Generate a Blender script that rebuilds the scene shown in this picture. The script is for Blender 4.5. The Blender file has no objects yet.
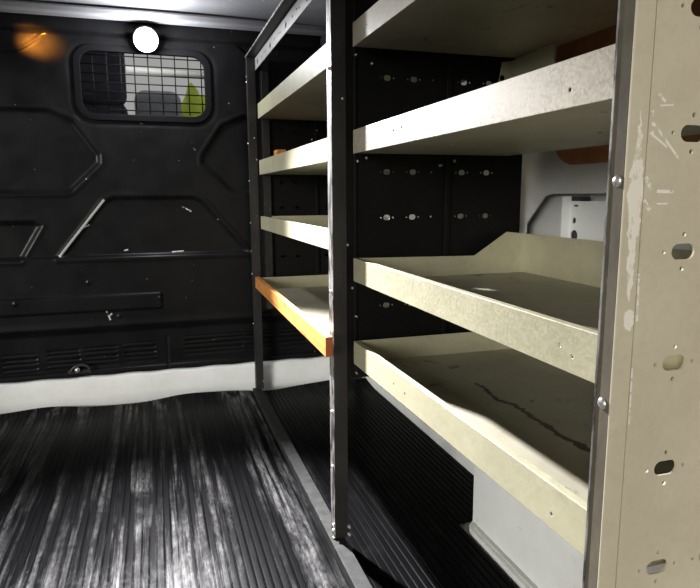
import bpy, bmesh, math, random
import numpy as np
from mathutils import Vector, Matrix, geometry, noise
random.seed(4)
S = bpy.context.scene
COL = S.collection
PI = math.pi

# ------------------------------------------------------------------ materials
class NT:
    def __init__(s, name):
        s.m = bpy.data.materials.new(name); s.m.use_nodes = True
        s.n = s.m.node_tree.nodes; s.l = s.m.node_tree.links
        s.b = s.n['Principled BSDF']; s.tc = s.n.new('ShaderNodeTexCoord')
    def link(s, a, b): s.l.new(a, b); return s
    def coord(s, scale=(1, 1, 1), loc=(0, 0, 0)):
        mp = s.n.new('ShaderNodeMapping'); s.l.new(s.tc.outputs['Object'], mp.inputs[0])
        mp.inputs['Scale'].default_value = scale; mp.inputs['Location'].default_value = loc
        return mp.outputs[0]
    def noise(s, scale, detail=4, rough=.6, sc=(1, 1, 1), loc=(0, 0, 0), dist=0):
        t = s.n.new('ShaderNodeTexNoise'); s.l.new(s.coord(sc, loc), t.inputs['Vector'])
        t.inputs['Scale'].default_value = scale; t.inputs['Detail'].default_value = detail
        t.inputs['Roughness'].default_value = rough; t.inputs['Distortion'].default_value = dist
        return t.outputs['Fac']
    def voronoi(s, scale, feature='F1', out='Color', sc=(1, 1, 1)):
        t = s.n.new('ShaderNodeTexVoronoi'); t.feature = feature; s.l.new(s.coord(sc), t.inputs['Vector'])
        t.inputs['Scale'].default_value = scale
        return t.outputs[out]
    def ramp(s, fac, stops):
        r = s.n.new('ShaderNodeValToRGB'); s.l.new(fac, r.inputs[0])
        e = r.color_ramp.elements
        while len(e) < len(stops): e.new(.5)
        for el, (p, c) in zip(e, stops):
            el.position = p; el.color = (*c, 1) if isinstance(c, tuple) else (c, c, c, 1)
        return r.outputs[0]
    def math(s, op, a, b=None, c=None, clamp=False):
        m = s.n.new('ShaderNodeMath'); m.operation = op; m.use_clamp = clamp
        for i, v in enumerate((a, b, c)):
            if v is None: continue
            if isinstance(v, (int, float)): m.inputs[i].default_value = v
            else: s.l.new(v, m.inputs[i])
        return m.outputs[0]
    def mix(s, fac, a, b):
        m = s.n.new('ShaderNodeMix'); m.data_type = 'RGBA'
        for k, v in ((0, fac), (6, a), (7, b)):
            if isinstance(v, (int, float)): m.inputs[k].default_value = v if k == 0 else (v, v, v, 1)
            elif isinstance(v, tuple): m.inputs[k].default_value = (*v, 1)
            else: s.l.new(v, m.inputs[k])
        return m.outputs[2]
    def xyz(s):
        x = s.n.new('ShaderNodeSeparateXYZ'); s.l.new(s.tc.outputs['Object'], x.inputs[0]); return x.outputs
    def bump(s, h, strength=.3, dist=.002):
        b = s.n.new('ShaderNodeBump'); s.l.new(h, b.inputs['Height'])
        b.inputs['Strength'].default_value = strength; b.inputs['Distance'].default_value = dist
        s.l.new(b.outputs[0], s.b.inputs['Normal']); return s
    def set(s, **k):
        for key, v in k.items():
            i = s.b.inputs[{'color': 'Base Color', 'rough': 'Roughness', 'metal': 'Metallic', 'spec': 'Specular IOR Level'}[key]]
            if isinstance(v, (int, float)): i.default_value = v
            elif isinstance(v, tuple): i.default_value = (*v, 1)
            else: s.l.new(v, i)
        return s

M = {}
def plain(name, color, rough=.5, metal=0, var=.12, scale=25, bump=0, spec=.5):
    t = NT(name)
    nz = t.noise(scale, 4)
    lo = tuple(max(0, c * (1 - var)) for c in color); hi = tuple(min(1, c * (1 + var)) for c in color)
    t.set(color=t.ramp(nz, [(.3, lo), (.7, hi)]), rough=rough, metal=metal, spec=spec)
    if bump: t.bump(t.noise(scale * 6, 3), bump)
    M[name] = t.m
    return t.m

# cream-green stove-enamelled / zinc shelf steel with fine spangle and dirt
def shelf_metal(name, base, spangle):
    t = NT(name)
    grain = t.voronoi(330)
    g = t.math('MULTIPLY', t.ramp(grain, [(0, .0), (1, 1.)]), 1)
    big = t.noise(9, 5, .65)
    dirt = t.ramp(t.noise(32, 6, .7, (1, .35, 1)), [(.58, 0.), (.74, 1.)])
    c0 = t.ramp(big, [(.3, tuple(c * .86 for c in base)), (.7, tuple(min(1, c * 1.1) for c in base))])
    c1 = t.mix(t.math('MULTIPLY', g, spangle), c0, (.80, .76, .66))
    c2 = t.mix(t.math('MULTIPLY', dirt, .30), c1, (.16, .15, .08))
    t.set(color=c2, rough=t.ramp(grain, [(0, .32), (1, .55)]), metal=.15)
    t.bump(grain, .06, .001)
    M[name] = t.m
shelf_metal('shelf_steel', (.385, .365, .235), .09)
shelf_metal('spangled_steel', (.36, .32, .23), .42)

t = NT('deck_steel')
big = t.noise(6, 6, .7); st = t.noise(14, 7, .75, (1, 1, 1), (3, 1, 0), .6)
c = t.ramp(big, [(.3, (.27, .255, .18)), (.7, (.37, .355, .27))])
c = t.mix(t.ramp(st, [(.60, 0.), (.68, .8)]), c, (.05, .05, .035))
x, y, z = t.xyz()
xo = t.math('ADD', x, t.math('MULTIPLY', t.math('SUBTRACT', t.noise(16, 5, .7), .5), .055))
crack = t.math('MULTIPLY', t.math('LESS_THAN', t.math('ABSOLUTE', t.math('SUBTRACT', xo, .561)), t.math('MULTIPLY', t.noise(22, 4, .7, (1, 1, 1), (5, 1, 0)), .009)),
               t.math('MULTIPLY', t.math('LESS_THAN', z, .455), t.math('MULTIPLY', t.math('LESS_THAN', y, 1.0), t.math('GREATER_THAN', y, .6))))
c = t.mix(t.math('MULTIPLY', crack, .85), c, (.018, .018, .015))
t.set(color=c, rough=.5, metal=.2).bump(t.noise(60, 4), .05)
M['deck_steel'] = t.m

# beige end panel: scuffed, with pale chips by the fold
t = NT('beige_panel')
x, y, z = t.xyz()
c = t.ramp(t.noise(7, 5, .6), [(.3, (.49, .43, .305)), (.7, (.585, .525, .385))])
c = t.mix(t.math('MULTIPLY', t.ramp(t.noise(120, 3, .6), [(.45, 0.), (.75, 1.)]), .25), c, (.40, .34, .25))
zz = t.math('MULTIPLY', t.math('SUBTRACT', z, .68), 5)
wid = t.ramp(zz, [(.18, 0.), (.26, .0030), (.42, .0042), (.62, .0075), (.72, .0050), (.95, .0)])
xo = t.math('ADD', x, t.math('MULTIPLY', t.math('SUBTRACT', t.noise(85, 4, .65), .5), .012))
chip = t.math('MULTIPLY', t.math('LESS_THAN', t.math('ABSOLUTE', t.math('SUBTRACT', xo, .3655)), wid),
              t.ramp(t.noise(130, 4, .7, (1, 1, .6)), [(.36, .25), (.46, 1.)]))
ell = t.math('ADD', t.math('POWER', t.math('DIVIDE', t.math('SUBTRACT', xo, .367), .0045), 2), t.math('POWER', t.math('DIVIDE', t.math('SUBTRACT', z, .702), .009), 2))
chip = t.math('MAXIMUM', chip, t.math('LESS_THAN', ell, 1))
def seg_mask(t, x, z, x0, z0, x1, z1, w):
    L = math.hypot(x1 - x0, z1 - z0); ux, uz = (x1 - x0) / L, (z1 - z0) / L
    dx = t.math('SUBTRACT', x, x0); dz = t.math('SUBTRACT', z, z0)
    along = t.math('ADD', t.math('MULTIPLY', dx, ux), t.math('MULTIPLY', dz, uz))
    across = t.math('ABSOLUTE', t.math('SUBTRACT', t.math('MULTIPLY', dx, uz), t.math('MULTIPLY', dz, ux)))
    a = t.math('LESS_THAN', across, w); b = t.math('GREATER_THAN', along, 0); c = t.math('LESS_THAN', along, L)
    return t.math('MULTIPLY', a, t.math('MULTIPLY', b, c))
scr = None
for q in ((.379, .862, .409, .833, .0011), (.378, .853, .396, .842, .0009), (.389, .807, .406, .8065, .0014), (.390, .797, .402, .797, .0007), (.384, .883, .391, .877, .0012),
          (.3765, .818, .384, .809, .0022), (.3765, .80, .383, .792, .0018), (.379, .87, .381, .85, .0012), (.386, .874, .399, .875, .0006), (.377, .74, .3785, .70, .001), (.377, .66, .378, .61, .0008)):
    m_ = seg_mask(t, x, z, *q); scr = m_ if scr is None else t.math('MAXIMUM', scr, m_)
scr = t.math('MULTIPLY', scr, t.ramp(t.noise(170, 3, .6), [(.40, 0.), (.50, 1.)]))
c = t.mix(t.math('MAXIMUM', chip, scr), c, (.80, .74, .63))
t.set(color=c, rough=t.ramp(t.noise(40, 4), [(.3, .36), (.7, .55)]), metal=.1).bump(t.noise(90, 4), .05)
M['beige_panel'] = t.m

# dark frame steel, edges rubbed bright
t = NT('frame_steel')
c = t.ramp(t.noise(18, 6, .7, (1, 1, .4)), [(.35, (.016, .015, .014)), (.7, (.034, .031, .028))])
c = t.mix(t.ramp(t.noise(60, 5, .7, (1, 1, .25)), [(.66, 0.), (.72, .6)]), c, (.35, .32, .28))
t.set(color=c, rough=.45, spec=.35).bump(t.noise(80, 4), .08)
M['frame_steel'] = t.m
t = NT('black_steel')
c = t.ramp(t.noise(30, 5, .7), [(.3, (.0025, .0025, .0025)), (.75, (.0055, .005, .005))])
t.set(color=c, rough=.5, spec=.2).bump(t.noise(60, 4), .05)
M['black_steel'] = t.m
t = NT('grey_flange')
c = t.ramp(t.noise(30, 6, .7, (1, 1, .5)), [(.3, (.080, .070, .050)), (.7, (.13, .115, .085))])
c = t.mix(t.ramp(t.noise(45, 5, .7, (1, 1, .3)), [(.63, 0.), (.72, .6)]), c, (.36, .29, .2))
t.set(color=c, rough=.7, metal=.0, spec=.1).bump(t.noise(90, 4), .1)
M['grey_flange'] = t.m
t = NT('worn_edge')
c = t.ramp(t.noise(45, 5, .7, (1, 1, .3)), [(.42, (.06, .056, .052)), (.60, (.50, .485, .46))])
t.set(color=c, rough=.35, metal=.6)
M['worn_edge'] = t.m

# ribbed rubber mat with dust dragged along the ribs
t = NT('rubber_mat')
x, y, z = t.xyz()
fine = t.noise(48, 6, .65, (1, .03, 1), (.2, 0, 0))
broad = t.noise(7, 4, .6, (1, .09, 1), (.9, 0, 0))
patch = t.noise(3.0, 6, .75, (1, .7, 1), (1.7, .4, 0), .6)
grit = t.noise(75, 6, .8, (1, .22, 1))
st = t.math('MULTIPLY', t.ramp(fine, [(.46, .0), (.60, 1.)]), t.ramp(broad, [(.41, .03), (.57, 1.)]))
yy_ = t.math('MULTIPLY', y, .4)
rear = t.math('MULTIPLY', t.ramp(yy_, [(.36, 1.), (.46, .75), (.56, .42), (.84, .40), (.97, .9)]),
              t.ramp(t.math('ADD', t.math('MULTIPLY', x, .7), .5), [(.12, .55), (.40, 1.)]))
d = t.math('MULTIPLY', t.math('MULTIPLY', st, t.ramp(patch, [(.38, .12), (.55, 1.)])), rear)
d = t.math('MULTIPLY', d, t.ramp(grit, [(.36, .12), (.58, 1.)]))
worn = t.math('MULTIPLY', t.ramp(patch, [(.50, 0.), (.60, 1.)]), t.math('MULTIPLY', t.ramp(yy_, [(.36, 1.), (.54, 0.)]), t.ramp(grit, [(.42, 0.), (.56, 1.)])))
speck = t.ramp(t.noise(150, 3, .6), [(.70, 0.), (.75, .6)])
d2 = t.math('MAXIMUM', t.math('MAXIMUM', d, worn), t.math('MULTIPLY', speck, t.ramp(patch, [(.40, 0.), (.6, .6)])))
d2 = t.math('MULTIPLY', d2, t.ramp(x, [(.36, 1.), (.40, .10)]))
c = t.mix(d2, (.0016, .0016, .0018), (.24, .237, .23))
t.set(color=c, rough=t.mix(d2, .36, .6), spec=.022)
t.bump(t.noise(120, 4), .12, .001)
M['rubber_mat'] = t.m

# black painted bulkhead with scratches through to pale metal
t = NT('bulkhead_paint')
x, y, z = t.xyz()
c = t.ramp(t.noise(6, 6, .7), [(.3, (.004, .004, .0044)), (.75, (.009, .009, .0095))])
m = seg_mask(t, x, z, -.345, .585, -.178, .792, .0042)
for s_ in ((-.195, .375, -.183, .338, .003), (-.186, .355, -.176, .364, .003), (-.12, .60, -.105, .603, .0025), (.055, .59, .10, .592, .002),
           (.10, .765, .135, .745, .002), (-.26, .688, -.235, .70, .002)):
    m = t.math('MAXIMUM', m, t.math('MULTIPLY', seg_mask(t, x, z, *s_), t.ramp(t.noise(90, 3), [(.38, 0.), (.46, 1.)])))
dots = t.ramp(t.noise(75, 2, .5), [(.765, 0.), (.79, .6)])
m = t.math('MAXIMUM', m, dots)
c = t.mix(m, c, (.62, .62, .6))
t.set(color=c, rough=t.ramp(t.noise(12, 5), [(.3, .30), (.7, .42)]), spec=.2)
t.bump(t.noise(220, 2), .06, .001)
M['bulkhead_paint'] = t.m

t = NT('white_liner')
c = t.ramp(t.noise(10, 6, .7), [(.3, (.78, .79, .77)), (.7, (.87, .88, .86))])
c = t.mix(t.ramp(t.noise(30, 6, .7, (1, 1, 1), (2, 2, 2), .8), [(.62, 0.), (.72, .35)]), c, (.42, .42, .38))
t.set(color=c, rough=.4).bump(t.noise(14, 4, .6), .2, .004)
M['white_liner'] = t.m
t = NT('van_paint')
c = t.ramp(t.noise(5, 5, .6), [(.3, (.52, .52, .50)), (.7, (.64, .64, .61))])
c = t.mix(t.ramp(t.noise(20, 6, .7), [(.62, 0.), (.72, .3)]), c, (.3, .27, .22))
t.set(color=c, rough=.38)
M['van_paint'] = t.m
t = NT('roof_paint')
c = t.ramp(t.noise(4, 5, .6), [(.3, (.20, .20, .21)), (.7, (.28, .28, .29))])
t.set(color=c, rough=.5)
M['roof_paint'] = t.m
# varnished timber edging
t = NT('orange_timber')
gr = t.noise(14, 6, .7, (1.5, .16, 3), (0, 0, 0), 1.2)
c = t.ramp(gr, [(.30, (.50, .18, .035)), (.5, (.62, .27, .07)), (.62, (.36, .12, .03)), (.8, (.68, .36, .13))])
c = t.mix(t.ramp(t.noise(55, 5, .7, (1, .5, 1)), [(.62, 0.), (.70, .8)]), c, (.22, .07, .02))
t.set(color=c, rough=.42)
M['orange_timber'] = t.m
t = NT('end_grain'); t.set(color=t.ramp(t.noise(60, 4), [(.3, (.30, .07, .015)), (.7, (.42, .12, .03))]), rough=.6); M['end_grain'] = t.m
plain('hardboard', (.34, .15, .062), .6, 0, .18, 20, .1)
plain('bright_zinc', (.72, .71, .68), .28, .85, .08, 60)
plain('dark_plastic', (.02, .02, .022), .45)
plain('gasket', (.004, .004, .005), .7, spec=.1)
plain('mesh_wire', (.006, .006, .007), .7, 0, spec=.05)
plain('grey_trim', (.32, .33, .35), .55)
plain('hi_vis', (.60, .78, .06), .6, 0, .15, 12)
plain('seat_cloth', (.035, .037, .05), .85, 0, .2, 80)
plain('rack_rail', (.020, .020, .0185), .6, .0, .4, 40, spec=.12)
t = NT('top_rail'); t.set(color=t.ramp(t.noise(30, 5), [(.3, (.34, .34, .32)), (.7, (.46, .46, .44))]), rough=.35, metal=.4); M['top_rail'] = t.m
t = NT('lamp_lens'); t.b.inputs['Emission Color'].default_value = (.92, .95, 1, 1); t.b.inputs['Emission Strength'].default_value = 30; M['lamp_lens'] = t.m
t = NT('tinted_glass'); t.b.inputs['Transmission Weight'].default_value = 1; t.set(color=(.97, .98, .99), rough=.0)
t.b.inputs['IOR'].default_value = 1.02; M['tinted_glass'] = t.m

# ------------------------------------------------------------------ builders
def link(name, bm, mat, parent=None, smooth=False, bevel=0, mats=None):
    me = bpy.data.meshes.new(name)
    bmesh.ops.recalc_face_normals(bm, faces=bm.faces)
    bm.to_mesh(me); bm.free()
    for m in (mats or [mat]): me.materials.append(M[m])
    o = bpy.data.objects.new(name, me); COL.objects.link(o)
    if parent is not None: o.parent = parent
    if smooth:
        for p in me.polygons: p.use_smooth = True
    if bevel:
        b = o.modifiers.new('bevel', 'BEVEL'); b.width = bevel; b.segments = 2; b.limit_method = 'ANGLE'; b.angle_limit = .8
    return o
def tag(o, label, cat, group=None, kind=None):
    o['label'] = label; o['category'] = cat
    if group: o['group'] = group
    if kind: o['kind'] = kind
    return o
def struct(o): o['kind'] = 'structure'; return o
def root(name, loc=(0, 0, 0)):
    o = bpy.data.objects.new(name, None); COL.objects.link(o); o.location = loc; o.empty_display_size = .05
    return o
def box(bm, x0, x1, y0, y1, z0, z1):
    v = [bm.verts.new(p) for p in ((x0, y0, z0), (x1, y0, z0), (x1, y1, z0), (x0, y1, z0), (x0, y0, z1), (x1, y0, z1), (x1, y1, z1), (x0, y1, z1))]
    return [bm.faces.new([v[i] for i in f]) for f in ((0, 3, 2, 1), (4, 5, 6, 7), (0, 1, 5, 4), (1, 2, 6, 5), (2, 3, 7, 6), (3, 0, 4, 7))]
def B(*a):
    bm = bmesh.new(); box(bm, *a); return bm
def circ(cx, cy, r, n=12): return [(cx + r * math.cos(2 * PI * i / n), cy + r * math.sin(2 * PI * i / n)) for i in range(n)]
def slot(cx, cy, w, h, n=8):
    r = h / 2; k = w / 2 - r; P = []
    for i in range(n + 1): a = -PI / 2 + PI * i / n; P.append((cx + k + r * math.cos(a), cy + r * math.sin(a)))
    for i in range(n + 1): a = PI / 2 + PI * i / n; P.append((cx - k + r * math.cos(a), cy + r * math.sin(a)))
    return P
def rrect(x0, x1, y0, y1, r, n=6):
    P = []
    for cx, cy, a0 in ((x1 - r, y1 - r, 0), (x0 + r, y1 - r, PI / 2), (x0 + r, y0 + r, PI), (x1 - r, y0 + r, 1.5 * PI)):
        for i in range(n + 1): a = a0 + PI / 2 * i / n; P.append((cx + r * math.cos(a), cy + r * math.sin(a)))
    return P
def sheet(bm, plane, d0, d1, outer, holes=()):
    """flat plate with holes. plane 'Y': (u,v)=(x,z); 'X': (u,v)=(y,z); 'Z': (u,v)=(x,y); from depth d0 to d1"""
    P3 = {'Y': lambda u, v, d: (u, d, v), 'X': lambda u, v, d: (d, u, v), 'Z': lambda u, v, d: (u, v, d)}[plane]
    loops = [list(outer)] + [list(h) for h in holes]
    tris = geometry.tessellate_polygon([[Vector((u, v, 0)) for u, v in L] for L in loops])
    flat = [p for L in loops for p in L]
    A = [bm.verts.new(P3(u, v, d0)) for u, v in flat]; C = [bm.verts.new(P3(u, v, d1)) for u, v in flat]
    for a, b, c in tris:
        for V in (A, C):
            try: bm.faces.new((V[a], V[b], V[c]))
            except ValueError: pass
    k = 0
    for L in loops:
        n = len(L)
        for i in range(n):
            j = (i + 1) % n
            bm.faces.new((A[k + i], A[k + j], C[k + j], C[k + i]))
        k += n
    return bm
def SH(*a): return sheet(bmesh.new(), *a)
def cyl(bm, c, axis, r, h, n=16, r2=None):
    ax = Vector(axis).normalized(); q = Vector((0, 0, 1)).rotation_difference(ax).to_matrix().to_4x4()
    bmesh.ops.create_cone(bm, cap_ends=True, segments=n, radius1=r, radius2=r if r2 is None else r2, depth=h,
                          matrix=Matrix.Translation(Vector(c) + ax * h / 2) @ q)
def dome(bm, c, axis, r, h, n=14, rings=5):
    ax = Vector(axis).normalized(); q = Vector((0, 0, 1)).rotation_difference(ax).to_matrix()
    prev = None; c = Vector(c)
    for i in range(rings):
        a = PI / 2 * i / rings
        ring = [bm.verts.new(c + q @ Vector((r * math.cos(a) * math.cos(2 * PI * k / n), r * math.cos(a) * math.sin(2 * PI * k / n), h * math.sin(a)))) for k in range(n)]
        if prev:
            for k in range(n): bm.faces.new((prev[k], prev[(k + 1) % n], ring[(k + 1) % n], ring[k]))
        else: bm.faces.new(ring[::-1])
        prev = ring
    top = bm.verts.new(c + q @ Vector((0, 0, h)))
    for k in range(n): bm.faces.new((prev[k], prev[(k + 1) % n], top))
def sweep(bm, pts, r, n=8, closed=False):
    pts = [Vector(p) for p in pts]; N = len(pts); rings = []
    for i, p in enumerate(pts):
        a = pts[(i - 1) % N] if (closed or i) else p; b = pts[(i + 1) % N] if (closed or i < N - 1) else p
        d = (b - a).normalized(); u = d.orthogonal() if abs(d.y) > .9 else d.cross(Vector((0, 1, 0))); u.normalize(); w = d.cross(u)
        rings.append([bm.verts.new(p + r * (math.cos(2 * PI * k / n) * u + math.sin(2 * PI * k / n) * w)) for k in range(n)])
    for i in range(N if closed else N - 1):
        A, C = rings[i], rings[(i + 1) % N]
        for k in range(n): bm.faces.new((A[k], A[(k + 1) % n], C[(k + 1) % n], C[k]))
    if not closed: bm.faces.new(rings[0][::-1]); bm.faces.new(rings[-1])
def bolt(name, parent, c, axis, r=.005, h=.0035, shank=0):
    bm = bmesh.new(); dome(bm, c, axis, r, h)
    if shank: cyl(bm, Vector(c) - Vector(axis) * .001, axis, r * .55, shank, 8)
    return link(name, bm, 'bright_zinc', parent, smooth=True)

# ------------------------------------------------------------------ key planes (metres, camera above the origin)
XW, XL = .87, -.87          # side walls
YB = 2.4726                 # bulkhead
ZC = 1.43                   # roof skin
XF = .355                   # aisle face of the rack uprights
XT = .39                    # front lips of the trays
YN, YM, YF = .405, 1.244, 2.392   # near, middle, far frames
Y0 = -.05                   # rear door opening

# ------------------------------------------------------------------ setting
struct(link('floor', B(XL - .03, XW + .05, Y0, 3.95, -.03, -.004), 'van_paint'))

# bulkhead: one pressed sheet
def sd_poly(X, Z, poly):
    d = np.full(X.shape, 1e9); s = np.ones(X.shape); n = len(poly)
    for i in range(n):
        ax, az = poly[i]; bx, bz = poly[i - 1]
        ex, ez = bx - ax, bz - az; wx, wz = X - ax, Z - az
        k = np.clip((wx * ex + wz * ez) / (ex * ex + ez * ez), 0, 1)
        d = np.minimum(d, (wx - ex * k) ** 2 + (wz - ez * k) ** 2)
        c1 = Z >= az; c2 = Z < bz; c3 = ex * wz > ez * wx
        s = np.where((c1 & c2 & c3) | (~c1 & ~c2 & ~c3), -s, s)
    return s * np.sqrt(d)
def ss(a, b, x):
    t_ = np.clip((x - a) / (b - a), 0, 1); return t_ * t_ * (3 - 2 * t_)
NX, NZ = 436, 358
gx = np.linspace(XL, XW, NX); gz = np.linspace(0, ZC, NZ)
X, Z = np.meshgrid(gx, gz)
H = np.zeros(X.shape)       # positive = toward the load bay
hexl = [(-.80, 1.112), (-.345, 1.112), (-.262, 1.075), (-.182, .957), (-.182, .925), (-.285, .825), (-.31, .817), (-.80, .817)]
trap = [(-.345, .578), (-.178, .787), (-.145, .802), (.145, .802), (.178, .787), (.355, .578)]
low = [(-.80, .715), (-.415, .715), (-.395, .70), (-.47, .575), (-.80, .575)]
mir = lambda P: [(-a, b) for a, b in P][::-1]
for P, rr in ((hexl, .02), (mir(hexl), .02), (trap, .012), (low, .012), (mir(low), .012)):
    d = sd_poly(X, Z, P)
    H += -.009 * ss(.004, -.016, d) + .0025 * np.exp(-((d - .008) / .007) ** 2)
# top pressing with a curved lower edge, and the header roll
for sgn in (-1, 1):
    xx = sgn * X
    edge = 1.311 + .15 * ss(.46, .20, np.where(xx > 0, xx, 0))
    d = edge - Z
    H += (-.007 * ss(.006, -.012, d) - .007 * np.exp(-((d - .006) / .008) ** 2)) * ss(1.385, 1.36, Z)
H += .016 * ss(1.365, 1.385, Z)
H += .014 * ss(.586, .578, Z)                                  # lower half stands forward
H += .010 * (ss(.372, .378, Z) - ss(.432, .438, Z)) * ss(.012, .004, X)   # bar
H += -.020 * ss(.315, .285, Z) + .004 * np.exp(-((Z - .318) / .012) ** 2)
H += .012 * ss(.150, .138, Z)
H += -.003 * np.exp(-((X - .02) / .003) ** 2) * (Z < .26)
vents = [(-.655, .178), (-.506, .184), (-.357, .190), (-.224, .194), (-.083, .199), (.143, .212), (.261, .213), (.39, .213), (.53, .213)]
for cx, cz in vents:
    ins = ss(.060, .052, np.abs(X - cx)) * ss(.040, .034, np.abs(Z - cz))
    H += ins * (-.006 + .010 * (((Z - cz + .040) / .0185) % 1.0))
for cx, cz in ((-.25, .487), (.005, .418), (-.50, .42), (-.15, .352), (.62, .49)):   # fixings
    H += .004 * np.exp(-(((X - cx) ** 2 + (Z - cz) ** 2) / .007 ** 2) ** 2)
win = rrect(-.245, .222, 1.085, 1.335, .06)
sdw = sd_poly(X, Z, win)
H += -.005 * ss(.035, .005, sdw)
me = bpy.data.meshes.new('wall_front')
V = np.stack([X, YB - H, Z], -1).reshape(-1, 3)
idx = np.arange(NX * NZ).reshape(NZ, NX)
F = np.stack([idx[:-1, :-1], idx[:-1, 1:], idx[1:, 1:], idx[1:, :-1]], -1).reshape(-1, 4)
keep = (sdw[:-1, :-1] > -.006).reshape(-1)
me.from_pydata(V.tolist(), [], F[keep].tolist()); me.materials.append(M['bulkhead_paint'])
for p in me.polygons: p.use_smooth = True
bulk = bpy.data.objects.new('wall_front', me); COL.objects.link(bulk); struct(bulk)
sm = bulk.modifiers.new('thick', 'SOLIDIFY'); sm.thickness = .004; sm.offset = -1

# bulkhead window: gasket, pane, wire guard
w1 = struct(root('window_1', (0, YB, 0)))
def child(name, bm, mat, parent, **k):
    o = link(name, bm, mat, parent, **k); o.matrix_parent_inverse = Matrix.Translation(-Vector(parent.location)); return o
bm = bmesh.new(); sheet(bm, 'Y', YB - .006, YB + .016, rrect(-.252, .229, 1.078, 1.342, .066), [rrect(-.228, .205, 1.101, 1.319, .046)])
child('window_gasket', bm, 'gasket', w1, bevel=.006)
child('window_pane', SH('Y', YB + .006, YB + .010, rrect(-.232, .209, 1.097, 1.323, .05)), 'tinted_glass', w1)
bm = bmesh.new()
for i in range(9):
    xx = -.187 + .0475 * i; e = .008 if 0 < i < 8 else .02
    sweep(bm, [(xx, YB - .004, 1.096 + e), (xx, YB - .004, 1.324 - e)], .0022, 6)
for i in range(7):
    zz = 1.116 + .0315 * i; e = .004 if 0 < i < 6 else .02
    sweep(bm, [(-.230 + e, YB - .0065, zz), (.207 - e, YB - .0065, zz)], .0022, 6)
g = child('window_guard', bm, 'mesh_wire', w1, smooth=True)

# white liner strip along the foot of the bulkhead (slightly slack top edge)
bm = bmesh.new(); n = 90; rows = []
for i in range(n + 1):
    xx = XL + .01 + (XW - XL - .02) * i / n
    wob = .006 * math.sin(xx * 9) + .004 * math.sin(xx * 23 + 1)
    top = .118 + .0015 * math.sin(xx * 40)
    rows.append([(xx, YB - .027 + .3 * wob, -.004), (xx, YB - .026 + .2 * wob, .05), (xx, YB - .024 + .2 * wob, top - .008), (xx, YB - .020, top), (xx, YB - .008, top + .004)])
vv = [[bm.verts.new(p) for p in r] for r in rows]
for a, b in zip(vv, vv[1:]):
    for k in range(4): bm.faces.new((a[k], b[k], b[k + 1], a[k + 1]))
struct(link('baseboard_front', bm, 'white_liner', smooth=True)).modifiers.new('t', 'SOLIDIFY').thickness = .003

# right side wall: painted pressed panel with an opening, the outer skin behind it
opening = [(.66, .655), (1.255, .655), (1.285, .70), (1.285, .735), (1.215, .80), (1.19, .806), (.66, .806)]
upper = rrect(.58, 1.16, .90, 1.24, .08)
rest = rrect(1.45, 2.20, .74, 1.22, .08)
wr = struct(link('wall_right', SH('X', XW - .02, XW - .017, [(Y0, -.004), (YB + .01, -.004), (YB + .01, ZC), (Y0, ZC)], [opening, upper, rest]), 'van_paint'))
link('outer_skin', SH('X', XW + .035, XW + .04, [(Y0, -.004), (YB + .01, -.004), (YB + .01, ZC), (Y0, ZC)]), 'van_paint', wr)
bm = bmesh.new()
sheet(bm, 'X', XW + .004, XW + .007, [(.66, .66), (1.155, .66), (1.155, .79), (.66, .79)], [circ(1.137, .715, .0125), circ(1.139, .748, .007), slot(1.135, .780, .016, .004)])
box(bm, XW - .017, XW + .006, 1.153, 1.156, .66, .80)
link('stiffener', bm, 'white_liner', wr)
link('hole_shade_plate', B(XW + .0085, XW + .012, 1.10, 1.16, .66, .80), 'dark_plastic', wr)  # added dark plate, stands in for the shade behind the stiffener holes
bm = bmesh.new()
for x0, x1, z0, z1 in ((XW - .032, XW - .0205, -.004, .055), (XW - .026, XW - .0205, .055, .062)): box(bm, x0, x1, 1.26, YB - .035, z0, z1)
struct(link('baseboard_right', bm, 'white_liner', bevel=.003))
# unseen left side: sliding-door aperture, widened to let daylight reach the rack
struct(link('wall_left', SH('X', XL - .03, XL - .002, [(Y0, -.004), (YB + .01, -.004), (YB + .01, ZC), (Y0, ZC)], [rrect(.12, 2.20, .02, 1.32, .08)]), 'van_paint'))

# roof: skin, front header rib, cant rails
bm = bmesh.new(); n = 24; prof = []
for i in range(n + 1):
    u = -1 + 2 * i / n
    prof.append((u * (XW + .02), ZC + .03 - .03 * abs(u) ** 2.5))
a = [bm.verts.new((px, Y0, pz)) for px, pz in prof]; b = [bm.verts.new((px, YB + .02, pz)) for px, pz in prof]
for i in range(n): bm.faces.new((a[i], a[i + 1], b[i + 1], b[i]))
ro = struct(link('ceiling', bm, 'roof_paint', smooth=True)); ro.modifiers.new('t', 'SOLIDIFY').thickness = .004
bm = bmesh.new(); box(bm, XL + .01, XW - .03, YB - .085, YB - .03, 1.418, 1.449)
struct(link('trim_1', bm, 'roof_paint', bevel=.008))
for k, sx in ((2, 1), (3, -1)):
    bm = bmesh.new(); x0, x1 = sorted((sx * (XW - .22), sx * (XW - .022)))
    box(bm, x0, x1, Y0, YB - .03, 1.375, 1.418); struct(link('trim_%d' % k, bm, 'dark_plastic', bevel=.012))
for k, yy in ((4, 1.95), (5, 1.2), (6, .45)):
    bm = bmesh.new(); box(bm, XL + .23, XW - .23, yy, yy + .09, 1.428, 1.452); struct(link('trim_%d' % k, bm, 'roof_paint', bevel=.008))

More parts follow.
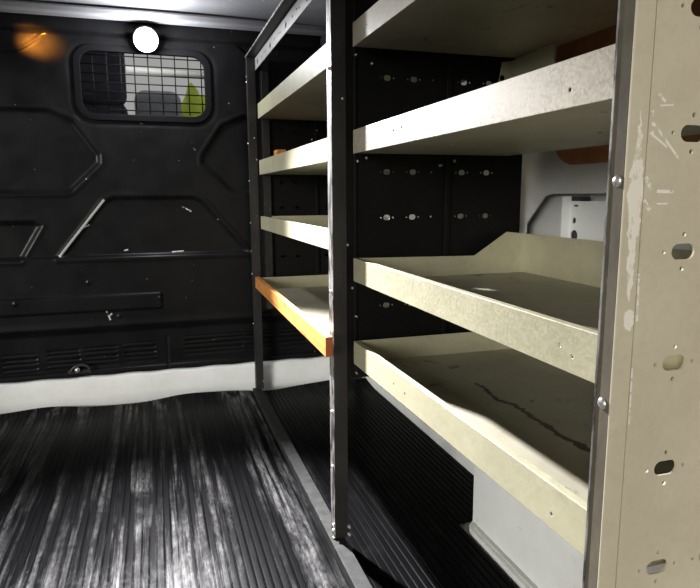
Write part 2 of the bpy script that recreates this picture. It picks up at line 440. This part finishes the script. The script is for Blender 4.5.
# ------------------------------------------------------------------ ribbed mat
bm = bmesh.new()
pitch, sub = .0165, 8
nxr = int((.848 + .862) / pitch) * sub
ys = np.concatenate([np.linspace(Y0 + .01, 1.2545, 33), np.linspace(1.28, 2.30, 27), np.linspace(2.32, 2.432, 10)])
grid = []
for j, yy in enumerate(ys):
    row = []
    for i in range(nxr + 1):
        xx = -.862 + pitch * i / sub
        ph = (i % sub) / sub
        h = .0 if i % sub in (0, 1) else .0014
        end = .0
        y2 = yy
        if yy > 2.28:
            f = (yy - 2.28) / .152
            y2 = yy + f * (.007 * math.sin(xx * 11 + .6) + .004 * math.sin(xx * 27))
            end = .012 * f * f * (1 + .6 * math.sin(xx * 11))
        und = .0025 * noise.noise(Vector((xx * 4, yy * 3, 0)))
        row.append(bm.verts.new((xx, y2, .001 + h + end + max(0, und))))
    grid.append(row)
ax0, ay1 = .674, 1.2535
for j in range(len(ys) - 1):
    for i in range(nxr):
        xx = -.862 + pitch * (i + 1) / sub
        if xx > ax0 and ys[j] < ay1: continue
        bm.faces.new((grid[j][i], grid[j][i + 1], grid[j + 1][i + 1], grid[j + 1][i]))
bmesh.ops.delete(bm, geom=[v for v in bm.verts if not v.link_faces], context='VERTS')
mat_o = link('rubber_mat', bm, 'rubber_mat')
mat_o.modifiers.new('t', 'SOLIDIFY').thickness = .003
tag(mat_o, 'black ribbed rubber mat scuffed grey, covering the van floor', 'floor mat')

# ------------------------------------------------------------------ wheel arch box
wa = root('wheel_arch', (.76, .75, 0))
tag(wa, 'white smudged wheel arch box on the floor beneath the lowest near shelf', 'wheel arch')
def arch_body(x0, x1, y0, y1, h, r):
    bm = bmesh.new(); prof = [(y1, 0)]
    for i in range(9): a_ = PI / 2 * i / 8; prof.append((y1 - r + r * math.cos(a_), h - r + r * math.sin(a_)))
    prof += [(y0, h), (y0, 0)]
    sheet(bm, 'X', x0, x1, prof); return bm
child('arch_box', arch_body(.700, XW - .036, .0, 1.235, .315, .12), 'white_liner', wa, bevel=.018)
bm = bmesh.new(); sheet(bm, 'Z', -.003, .014, rrect(.680, XW - .036, -.02, 1.250, .05)); child('base_flange', bm, 'white_liner', wa, bevel=.006)
bm = bmesh.new(); sheet(bm, 'Z', .014, .020, rrect(.689, XW - .036, -.02, 1.244, .045)); child('sealant_bead', bm, 'van_paint', wa, bevel=.004)

# ------------------------------------------------------------------ the rack
rack = root('shelving_rack', (XF, YM, 0))
tag(rack, 'steel two bay shelving rack with cream trays along the right wall of the van', 'shelving')
def R_(name, bm, mat, **k): return child(name, bm, mat, rack, **k)
def C_(name, bm, mat, par, **k): return link(name, bm, mat, par, **k)
rows = [.757 + .0963 * k for k in range(-4, 6)]
def punch(cols, zs, zmin, zmax, vert=True, w=.0245, h=.0135, dx=.0200):
    Hs = []
    for z_ in zs:
        if not zmin + .02 < z_ < zmax - .02: continue
        for c_, full in cols:
            if full:
                Hs.append(slot(c_, z_, w, h))
                if vert: Hs += [circ(c_, z_ + .0145, .0022, 8), circ(c_, z_ - .0145, .0022, 8)]
                Hs += [circ(c_ - dx, z_, .0018, 8), circ(c_ + dx, z_, .0018, 8)]
            else: Hs.append(circ(c_, z_, .0022, 8))
    return Hs
zt = 1.315
# near end frame
cols = [(.421, 1), (.482, 1), (.543, 1), (.603, 0), (.664, 1), (.724, 1)]
outer = [(.3762, .03), (.660, .03), (.660, .34), (.80, .34), (.80, zt), (.3762, zt)]
pn = R_('end_panel', SH('Y', YN, YN + .002, outer, punch(cols, [z_ for z_ in rows if z_ > .37], .05, zt)), 'beige_panel')
pn['label'] = 'beige punched end panel, scratched, nearest the rear doors'
bm = bmesh.new(); box(bm, XF, .3733, YN - .0025, YN - .0005, .03, zt); box(bm, .3722, .3733, YN - .0005, YN + .008, .03, zt); box(bm, .3733, .378, YN + .0065, YN + .008, .03, zt)
C_('front_fold', bm, 'beige_panel', pn, bevel=.0012)
bm = bmesh.new(); box(bm, XF, XF + .002, YN - .0005, YN + .0165, .03, zt); box(bm, XF + .002, XF + .02, YN + .0145, YN + .0165, .03, zt)
C_('front_flange', bm, 'grey_flange', pn)
C_('worn_edge', B(XF - .0008, XF + .0005, YN + .0150, YN + .0172, .03, zt), 'worn_edge', pn)
for z_, y_ in ((.815, .411), (.629, .412), (.447, .412), (1.02, .411), (1.21, .411)): bolt('screw', pn, (XF, y_, z_), (-1, 0, 0), .0052, .003)
bolt('bolt', pn, (.421, YN + .012, .467), (0, -1, 0), .004, .004)
bm = bmesh.new(); box(bm, .77, .80, YN + .003, YN + .02, .345, zt); C_('rear_post', bm, 'grey_flange', pn)

# middle frame with its black divider sheets
def frame(name, y, zlow, sheetmat, postmat, cols, zs, holes=True):
    bm = bmesh.new()
    box(bm, XF, XF + .002, y, y + .030, .03, zt); box(bm, XF + .002, XF + .030, y, y + .002, .03, zt); box(bm, XF + .028, XF + .030, y + .002, y + .016, .03, zt)
    fr = R_(name, bm, postmat)
    bm = SH('Y', y + .003, y + .0045, [(.386, zlow), (.616, zlow), (.616, zt - .01), (.386, zt - .01)], punch([c for c in cols if c[0] < .61], zs, zlow, zt, False, .0155, .0115, .0140))
    C_('panel_sheet', bm, sheetmat, fr)
    bm = SH('Y', y + .005, y + .0065, [(.620, zlow), (.809, zlow), (.809, zt - .01), (.620, zt - .01)], punch([c for c in cols if c[0] > .61], zs, zlow, zt, False, .0155, .0115, .0140))
    C_('panel_sheet', bm, sheetmat, fr)
    bm = bmesh.new(); box(bm, .612, .624, y - .004, y + .003, zlow, zt - .01); box(bm, .402, .408, y - .002, y + .003, zlow, zt - .01)
    C_('panel_seam', bm, sheetmat, fr, bevel=.001)
    C_('rear_post', B(.778, .808, y + .008, y + .03, .03, zt), postmat, fr)
    if y < 2: C_('worn_edge', B(XF - .0015, XF, y - .0008, y + .0305, .03, zt), 'worn_edge', fr)
    return fr
colsD = [(.477, 1), (.537, 1), (.581, 0), (.656, 1), (.718, 1)]
mid = frame('divider_frame', YM, .405, 'black_steel', 'frame_steel', colsD, rows)
mid['label'] = 'dark frame with black punched divider between the two bays'
for z_ in (1.06, .60, .49, .33, .20): bolt('bolt', mid, (XF - .0015, YM + .010, z_), (-1, 0, 0), .0042, .005)
for x_, z_ in ((.369, .055), (.369, .036)): bolt('bolt', mid, (x_ + .018, YM - .0005, z_), (0, -1, 0), .0045, .006, .010)
for x_, y_, z_ in ((XF - .0015, YM + .004, .062), (XF - .0015, YM + .006, .047), (XF - .0015, YM - .0, .033)): bolt('bolt', mid, (x_, y_, z_), (-1, 0, 0), .0045, .006)
for x_, z_ in ((.405, 1.086), (.442, 1.072), (.398, .607), (.405, .545), (.405, .418), (.62, 1.065), (.41, .875), (.43, .882), (.60, .868), (.635, .878), (.388, .70), (.378, 1.00)):
    bolt('bolt', mid, (x_, YM + .001, z_), (0, -1, 0), .0032, .004, .012 if x_ in (.405, .60) else 0)
far = frame('far_frame', YF, .36, 'black_steel', 'frame_steel', colsD, rows)
far['label'] = 'dark frame with black punched panel beside the bulkhead'
bm = bmesh.new(); box(bm, .406, .432, YF - .012, YF + .002, .36, zt - .012)
C_('stiffening_post', bm, 'frame_steel', far)
for z_ in (1.245, 1.225, 1.0, .86, .70, .59, .50, .30): bolt('bolt', far, (XF - .0015, YF + .008, z_), (-1, 0, 0), .0036, .004)
for x_, z_ in ((.375, 1.02), (.43, 1.06), (.62, 1.055), (.60, 1.02), (.382, .94), (.41, .66), (.384, .062)): bolt('bolt', far, (x_, YF - .001, z_), (0, -1, 0), .0034, .004)

# rails
bm = bmesh.new(); hs = []
for k, yy in enumerate(np.arange(.55, 2.38, .085)):
    hs.append(circ(yy, 1.288, .0095 if k % 3 == 0 else .0045, 12))
    if k % 3 == 1: hs.append(slot(yy + .03, 1.292, .010, .006))
sheet(bm, 'X', XF + .031, XF + .033, [(YN + .02, 1.268), (YF, 1.268), (YF, 1.313), (YN + .02, 1.313)], hs)
rail = R_('top_rail', bm, 'top_rail'); C_('top_flange', B(XF - .002, XF + .033, YN + .02, YF + .022, 1.3152, 1.3165), 'frame_steel', rail); rail['label'] = 'pale punched rail along the top of the rack'
C_('worn_edge', B(XF - .004, XF - .002, YN + .02, YF + .022, 1.3125, 1.3185), 'worn_edge', rail)
bm = bmesh.new(); box(bm, .343, .345, YN - .1, YF + .02, .004, .030); box(bm, .345, .376, YN - .1, YF + .02, .0285, .030); box(bm, .374, .376, YN - .1, YF + .02, .004, .0285)
R_('floor_rail', bm, 'rack_rail', bevel=.0008)

# trays
def tray(y0, y1, z0, z1, x0=XT, xb=.78, mat='spangled_steel', left=None, rear=None, front=True, holes=(), label=None):
    """y1 = far (bulkhead) end.  left/rear = lip outlines, else plain lips of height z1"""
    dk = bmesh.new(); box(dk, x0 + .0015, xb - .0015, y0 + .0015, y1 - .0015, z0, z0 + .0015)
    sh = R_('shelf', dk, 'deck_steel')
    if label: sh['label'] = label
    if front:
        bm = SH('X', x0, x0 + .0015, [(y0, z0 - .001), (y1, z0 - .001), (y1, z1), (y0, z1)], [circ(a_, b_, .0022, 8) for a_, b_ in holes])
        box(bm, x0 + .0015, x0 + .011, y0, y1, z1 - .0015, z1)
        C_('front_lip', bm, mat, sh, bevel=.0006)
    lp = left or [(x0 + .002, z0), (xb, z0), (xb, z1), (x0 + .002, z1)]
    C_('end_lip', SH('Y', y1 - .0015, y1, lp, [circ(x0 + .02, (z0 + z1) / 2, .002, 8)] + ([circ(.727, 1.052, .0065)] if left and z1 > .8 else [])), 'shelf_steel', sh)
    C_('end_lip', SH('Y', y0, y0 + .0015, [(x0 + .002, z0), (xb, z0), (xb, z1), (x0 + .002, z1)]), 'shelf_steel', sh)
    rp = rear or [(y0, z0), (y1, z0), (y1, z1), (y0, z1)]
    C_('rear_lip', SH('X', xb - .0015, xb, rp, [circ(rp[0][0] + .45, z0 + .045, .003, 8)] if rear and z1 < .8 else []), 'shelf_steel', sh)
    for a_, b_ in ((x0 + .06, .12), (x0 + .2, .3), (x0 + .1, .55), (x0 + .3, .62)):
        bm = bmesh.new(); dome(bm, (a_, y0 + b_ * (y1 - y0) / .8, z0), (0, 0, -1), .0035, .002, 10, 3)
        C_('rivet', bm, 'shelf_steel', sh, smooth=True)
    return sh
NY0, NY1 = .43, 1.212
tray(NY0, NY1, 1.095, 1.139, holes=((1.13, 1.115),))
tray(NY0, NY1, .889, .9345, xb=.75,
     left=[(.392, .889), (.75, .889), (.75, 1.088), (.725, 1.085), (.703, .9345), (.392, .9345)],
     rear=[(NY0, .889), (NY1, .889), (NY1, 1.088), (1.062, 1.092), (1.055, .9345), (NY0, .9345)], holes=((.99, .912), (.955, .914), (.525, .905)))
tray(NY0, NY1, .628, .675, xb=.80, mat='shelf_steel',
     left=[(.392, .628), (.80, .628), (.80, .717), (.752, .722), (.672, .671), (.392, .675)],
     rear=[(NY0, .628), (NY1, .628), (NY1, .717), (NY0, .717)], holes=((1.19, .655), (.50, .645), (.52, .652)))
tray(NY0, NY1, .4493, .4975, xb=.80, mat='shelf_steel', holes=((.52, .465), (.98, .472), (.93, .47)))
FY0, FY1 = 1.282, 2.384
tray(FY0, FY1, 1.092, 1.146, mat='shelf_steel')
tray(FY0, FY1, .884, .937, mat='shelf_steel', holes=((2.27, .905), (2.27, .918)))
tray(FY0, FY1, .6777, .7257, mat='shelf_steel')
tray(FY0, 2.300, .450, .497, x0=.368, xb=.78, mat='shelf_steel', front=False, label='shelf edged with an orange timber board')
sh4 = [o for o in rack.children if o.name.startswith('shelf')][-1]
bm = bmesh.new()
v = [bm.verts.new(p) for p in ((.328, 1.212, .467), (.344, 1.213, .467), (.369, 2.325, .455), (.353, 2.325, .455), (.328, 1.212, .510), (.344, 1.213, .510), (.369, 2.325, .498), (.353, 2.325, .498))]
fs = [bm.faces.new([v[i] for i in f]) for f in ((0, 3, 2, 1), (4, 5, 6, 7), (0, 1, 5, 4), (1, 2, 6, 5), (2, 3, 7, 6), (3, 0, 4, 7))]
fs[2].material_index = 1
o = C_('timber_edge', bm, None, sh4, mats=['orange_timber', 'end_grain'], bevel=.001); o['label'] = 'orange varnished timber board with chipped face'

# ------------------------------------------------------------------ loose and fitted things
bm = bmesh.new(); sheet(bm, 'X', XW - .0285, XW - .0235, rrect(.55, 1.185, .866, 1.28, .075, 8))
tag(link('hardboard_panel', bm, 'hardboard', bevel=.001), 'brown hardboard panel with rounded corners fixed to the wall behind the near shelves', 'panel')

bk = bmesh.new(); box(bk, .44, .475, 2.285, 2.345, .8905, .972); box(bk, .475, .56, 2.285, 2.345, .8905, .966)
wb = link('timber_block', bk, 'orange_timber', bevel=.002)
tag(wb, 'small orange timber offcut standing on the second highest shelf of the far bay', 'wood block')

le = root('lashing_eye', (-.312, YB - .014, .153))
tag(le, 'small black lashing eye with bright bolt at the foot of the bulkhead', 'lashing point')
bm = bmesh.new(); pts = []
for i in range(13): a_ = PI * i / 12; pts.append((-.300 + .034 * math.cos(a_), YB - .017, .146 + .026 * math.sin(a_)))
sweep(bm, pts, .0055, 8); child('eye_loop', bm, 'dark_plastic', le, smooth=True)
child('back_plate', B(-.345, -.262, YB - .012, YB - .007, .138, .152), 'dark_plastic', le, bevel=.002)
bm = bmesh.new(); dome(bm, (-.312, YB - .020, .155), (0, -1, 0), .010, .009); cyl(bm, (-.312, YB - .010, .155), (0, -1, 0), .006, .011, 10)
child('eye_bolt', bm, 'bright_zinc', le, smooth=True)

# lamp
LP = Vector((.001, 2.385, 1.348))
lp = root('work_lamp', (0, YB - .02, 1.385))
tag(lp, 'glowing round white work lamp on the bulkhead above the meshed window', 'lamp')
ax = Vector((0.0, -.93, -.36)).normalized()
bm = bmesh.new(); cyl(bm, LP - ax * .045, ax, .030, .012, 24, .044); cyl(bm, LP - ax * .033, ax, .044, .029, 32)
child('lamp_housing', bm, 'dark_plastic', lp, bevel=.002)
bm = bmesh.new(); dome(bm, LP - ax * .004, ax, .041, .010, 28, 6); child('lamp_lens', bm, 'lamp_lens', lp, smooth=True)
bm = bmesh.new(); sweep(bm, [LP - ax * .040, (0, YB - .045, 1.385), (0, YB - .012, 1.392)], .008, 10); child('lamp_bracket', bm, 'dark_plastic', lp, smooth=True)

# cab seen through the bulkhead window
def cushion(x0, x1, y0, y1, z0, z1, r):
    bm = B(x0, x1, y0, y1, z0, z1); bmesh.ops.bevel(bm, geom=bm.edges[:], offset=r, segments=4, profile=.5, affect='EDGES'); return bm
st_ = root('cab_seat', (-.26, 2.9, 0))
tag(st_, 'dark cloth cab seat with headrest seen through the left part of the bulkhead window', 'seat')
child('seat_back', cushion(-.46, -.085, 2.72, 2.86, .42, 1.19, .05), 'seat_cloth', st_, smooth=True)
child('head_rest', cushion(-.42, -.085, 2.70, 2.80, 1.165, 1.50, .04), 'seat_cloth', st_, smooth=True)
child('seat_cushion', cushion(-.46, -.085, 2.74, 3.22, .38, .54, .05), 'seat_cloth', st_, smooth=True)
child('seat_base', B(-.42, -.12, 2.78, 3.15, -.004, .40), 'dark_plastic', st_)
sb = root('cab_seat', (.15, 2.95, 0))
tag(sb, 'low grey cab seat seen through the middle of the bulkhead window', 'seat')
child('seat_back', cushion(-.06, .135, 2.84, 2.94, .42, 1.255, .045), 'grey_trim', sb, smooth=True)
child('seat_cushion', cushion(-.05, .46, 2.90, 3.34, .38, .56, .05), 'grey_trim', sb, smooth=True)
child('seat_base', B(.0, .42, 2.95, 3.28, -.004, .40), 'dark_plastic', sb)
ds = root('dashboard', (0, 3.6, 0)); tag(ds, 'grey cab dashboard seen low through the bulkhead window', 'dashboard')
child('dash_top', cushion(-.85, .95, 3.42, 3.78, .95, 1.19, .05), 'grey_trim', ds, smooth=True)
child('dash_lower', cushion(-.85, .95, 3.48, 3.78, -.004, .96, .04), 'dark_plastic', ds, smooth=True)
cp = root('cab_door_frame', (.36, 3.25, 0)); tag(cp, 'pale grey door frame post seen through the right end of the bulkhead window', 'door frame')
bm = bmesh.new(); sweep(bm, [(.335, 3.39, .0), (.335, 3.39, 1.25), (.33, 3.40, 1.6), (.31, 3.45, 1.9)], .024, 10); child('frame_post', bm, 'grey_trim', cp, smooth=True)
bm = bmesh.new(); sweep(bm, [(-.10, 3.39, 1.43), (.335, 3.39, 1.42)], .016, 8); child('grab_rail', bm, 'white_liner', cp, smooth=True)
bm = bmesh.new(); bmesh.ops.create_icosphere(bm, subdivisions=4, radius=1)
for v_ in bm.verts:
    c_ = v_.co; nn = noise.noise(c_ * 2.1) * .30 + noise.noise(c_ * 5) * .12
    f_ = 1 + nn
    v_.co = Vector((.205 + c_.x * .115 * f_, 3.10 + c_.y * .10 * f_, max(.562, .93 + c_.z * .36 * f_)))
vest = link('safety_vest', bm, 'hi_vis', smooth=True)
tag(vest, 'crumpled yellow green safety vest seen through the bulkhead window', 'vest')

# ------------------------------------------------------------------ light
def lamp(name, typ, energy, color, loc, **k):
    d = bpy.data.lights.new(name, typ); d.energy = energy; d.color = color
    for a_, b_ in k.items(): setattr(d, a_, b_)
    o = bpy.data.objects.new(name, d); COL.objects.link(o); o.location = loc; return o
lamp('work_lamp_light', 'POINT', 11, (.93, .95, 1), LP + ax * .045, shadow_soft_size=.03)
sp = lamp('work_lamp_beam', 'SPOT', 1450, (.97, .95, 1), LP + ax * .045, shadow_soft_size=.03, spot_size=math.radians(65), spot_blend=1.0)
sp.rotation_euler = Vector((.0, -.76, -.65)).to_track_quat('-Z', 'Y').to_euler()
sun = lamp('soft_daylight', 'SUN', 2.3, (1, .98, .93), (-2, -2, 1), angle=math.radians(18))
sun.rotation_euler = Vector((.70, .70, -.17)).to_track_quat('-Z', 'Y').to_euler()
am = lamp('added_amber_glow', 'SPOT', 260, (1, .34, .04), (-.60, 2.25, 1.37), shadow_soft_size=.02, spot_size=math.radians(19), spot_blend=1)  # added spot without a fixture, throws the orange glow on the bulkhead
am.rotation_euler = (Vector((-.365, 2.47, 1.335)) - am.location).to_track_quat('-Z', 'Y').to_euler()
W = bpy.data.worlds.new('World'); S.world = W; W.use_nodes = True
bg = W.node_tree.nodes['Background']; bg.inputs[1].default_value = .36
wn, wl = W.node_tree.nodes, W.node_tree.links
wt = wn.new('ShaderNodeTexCoord'); wx = wn.new('ShaderNodeSeparateXYZ'); wr_ = wn.new('ShaderNodeValToRGB')
wl.new(wt.outputs['Generated'], wx.inputs[0]); wl.new(wx.outputs[2], wr_.inputs[0]); wl.new(wr_.outputs[0], bg.inputs[0])
wr_.color_ramp.elements[0].position = .0; wr_.color_ramp.elements[0].color = (.38, .36, .33, 1)
wr_.color_ramp.elements[1].position = .06; wr_.color_ramp.elements[1].color = (1, .98, .94, 1)

# ------------------------------------------------------------------ camera
cam = bpy.data.cameras.new('camera'); co = bpy.data.objects.new('camera', cam); COL.objects.link(co)
yaw, pitch_, roll = .3054, .1602, .0043
fw = Vector((math.sin(yaw) * math.cos(pitch_), math.cos(yaw) * math.cos(pitch_), -math.sin(pitch_)))
rt = Vector((math.cos(yaw), -math.sin(yaw), 0)); dn = fw.cross(rt)
r2 = math.cos(roll) * rt + math.sin(roll) * dn; d2_ = -math.sin(roll) * rt + math.cos(roll) * dn
co.matrix_world = Matrix(((r2.x, -d2_.x, -fw.x, 0), (r2.y, -d2_.y, -fw.y, 0), (r2.z, -d2_.z, -fw.z, .805), (0, 0, 0, 1)))
cam.sensor_width = 36; cam.lens = 612.19 / 700 * 36; cam.clip_start = .01
S.camera = co
S.view_settings.view_transform = 'Standard'; S.view_settings.look = 'None'; S.view_settings.gamma = 1; S.view_settings.use_curve_mapping = False
S.view_settings.exposure = 0
S.cycles.use_denoising = True
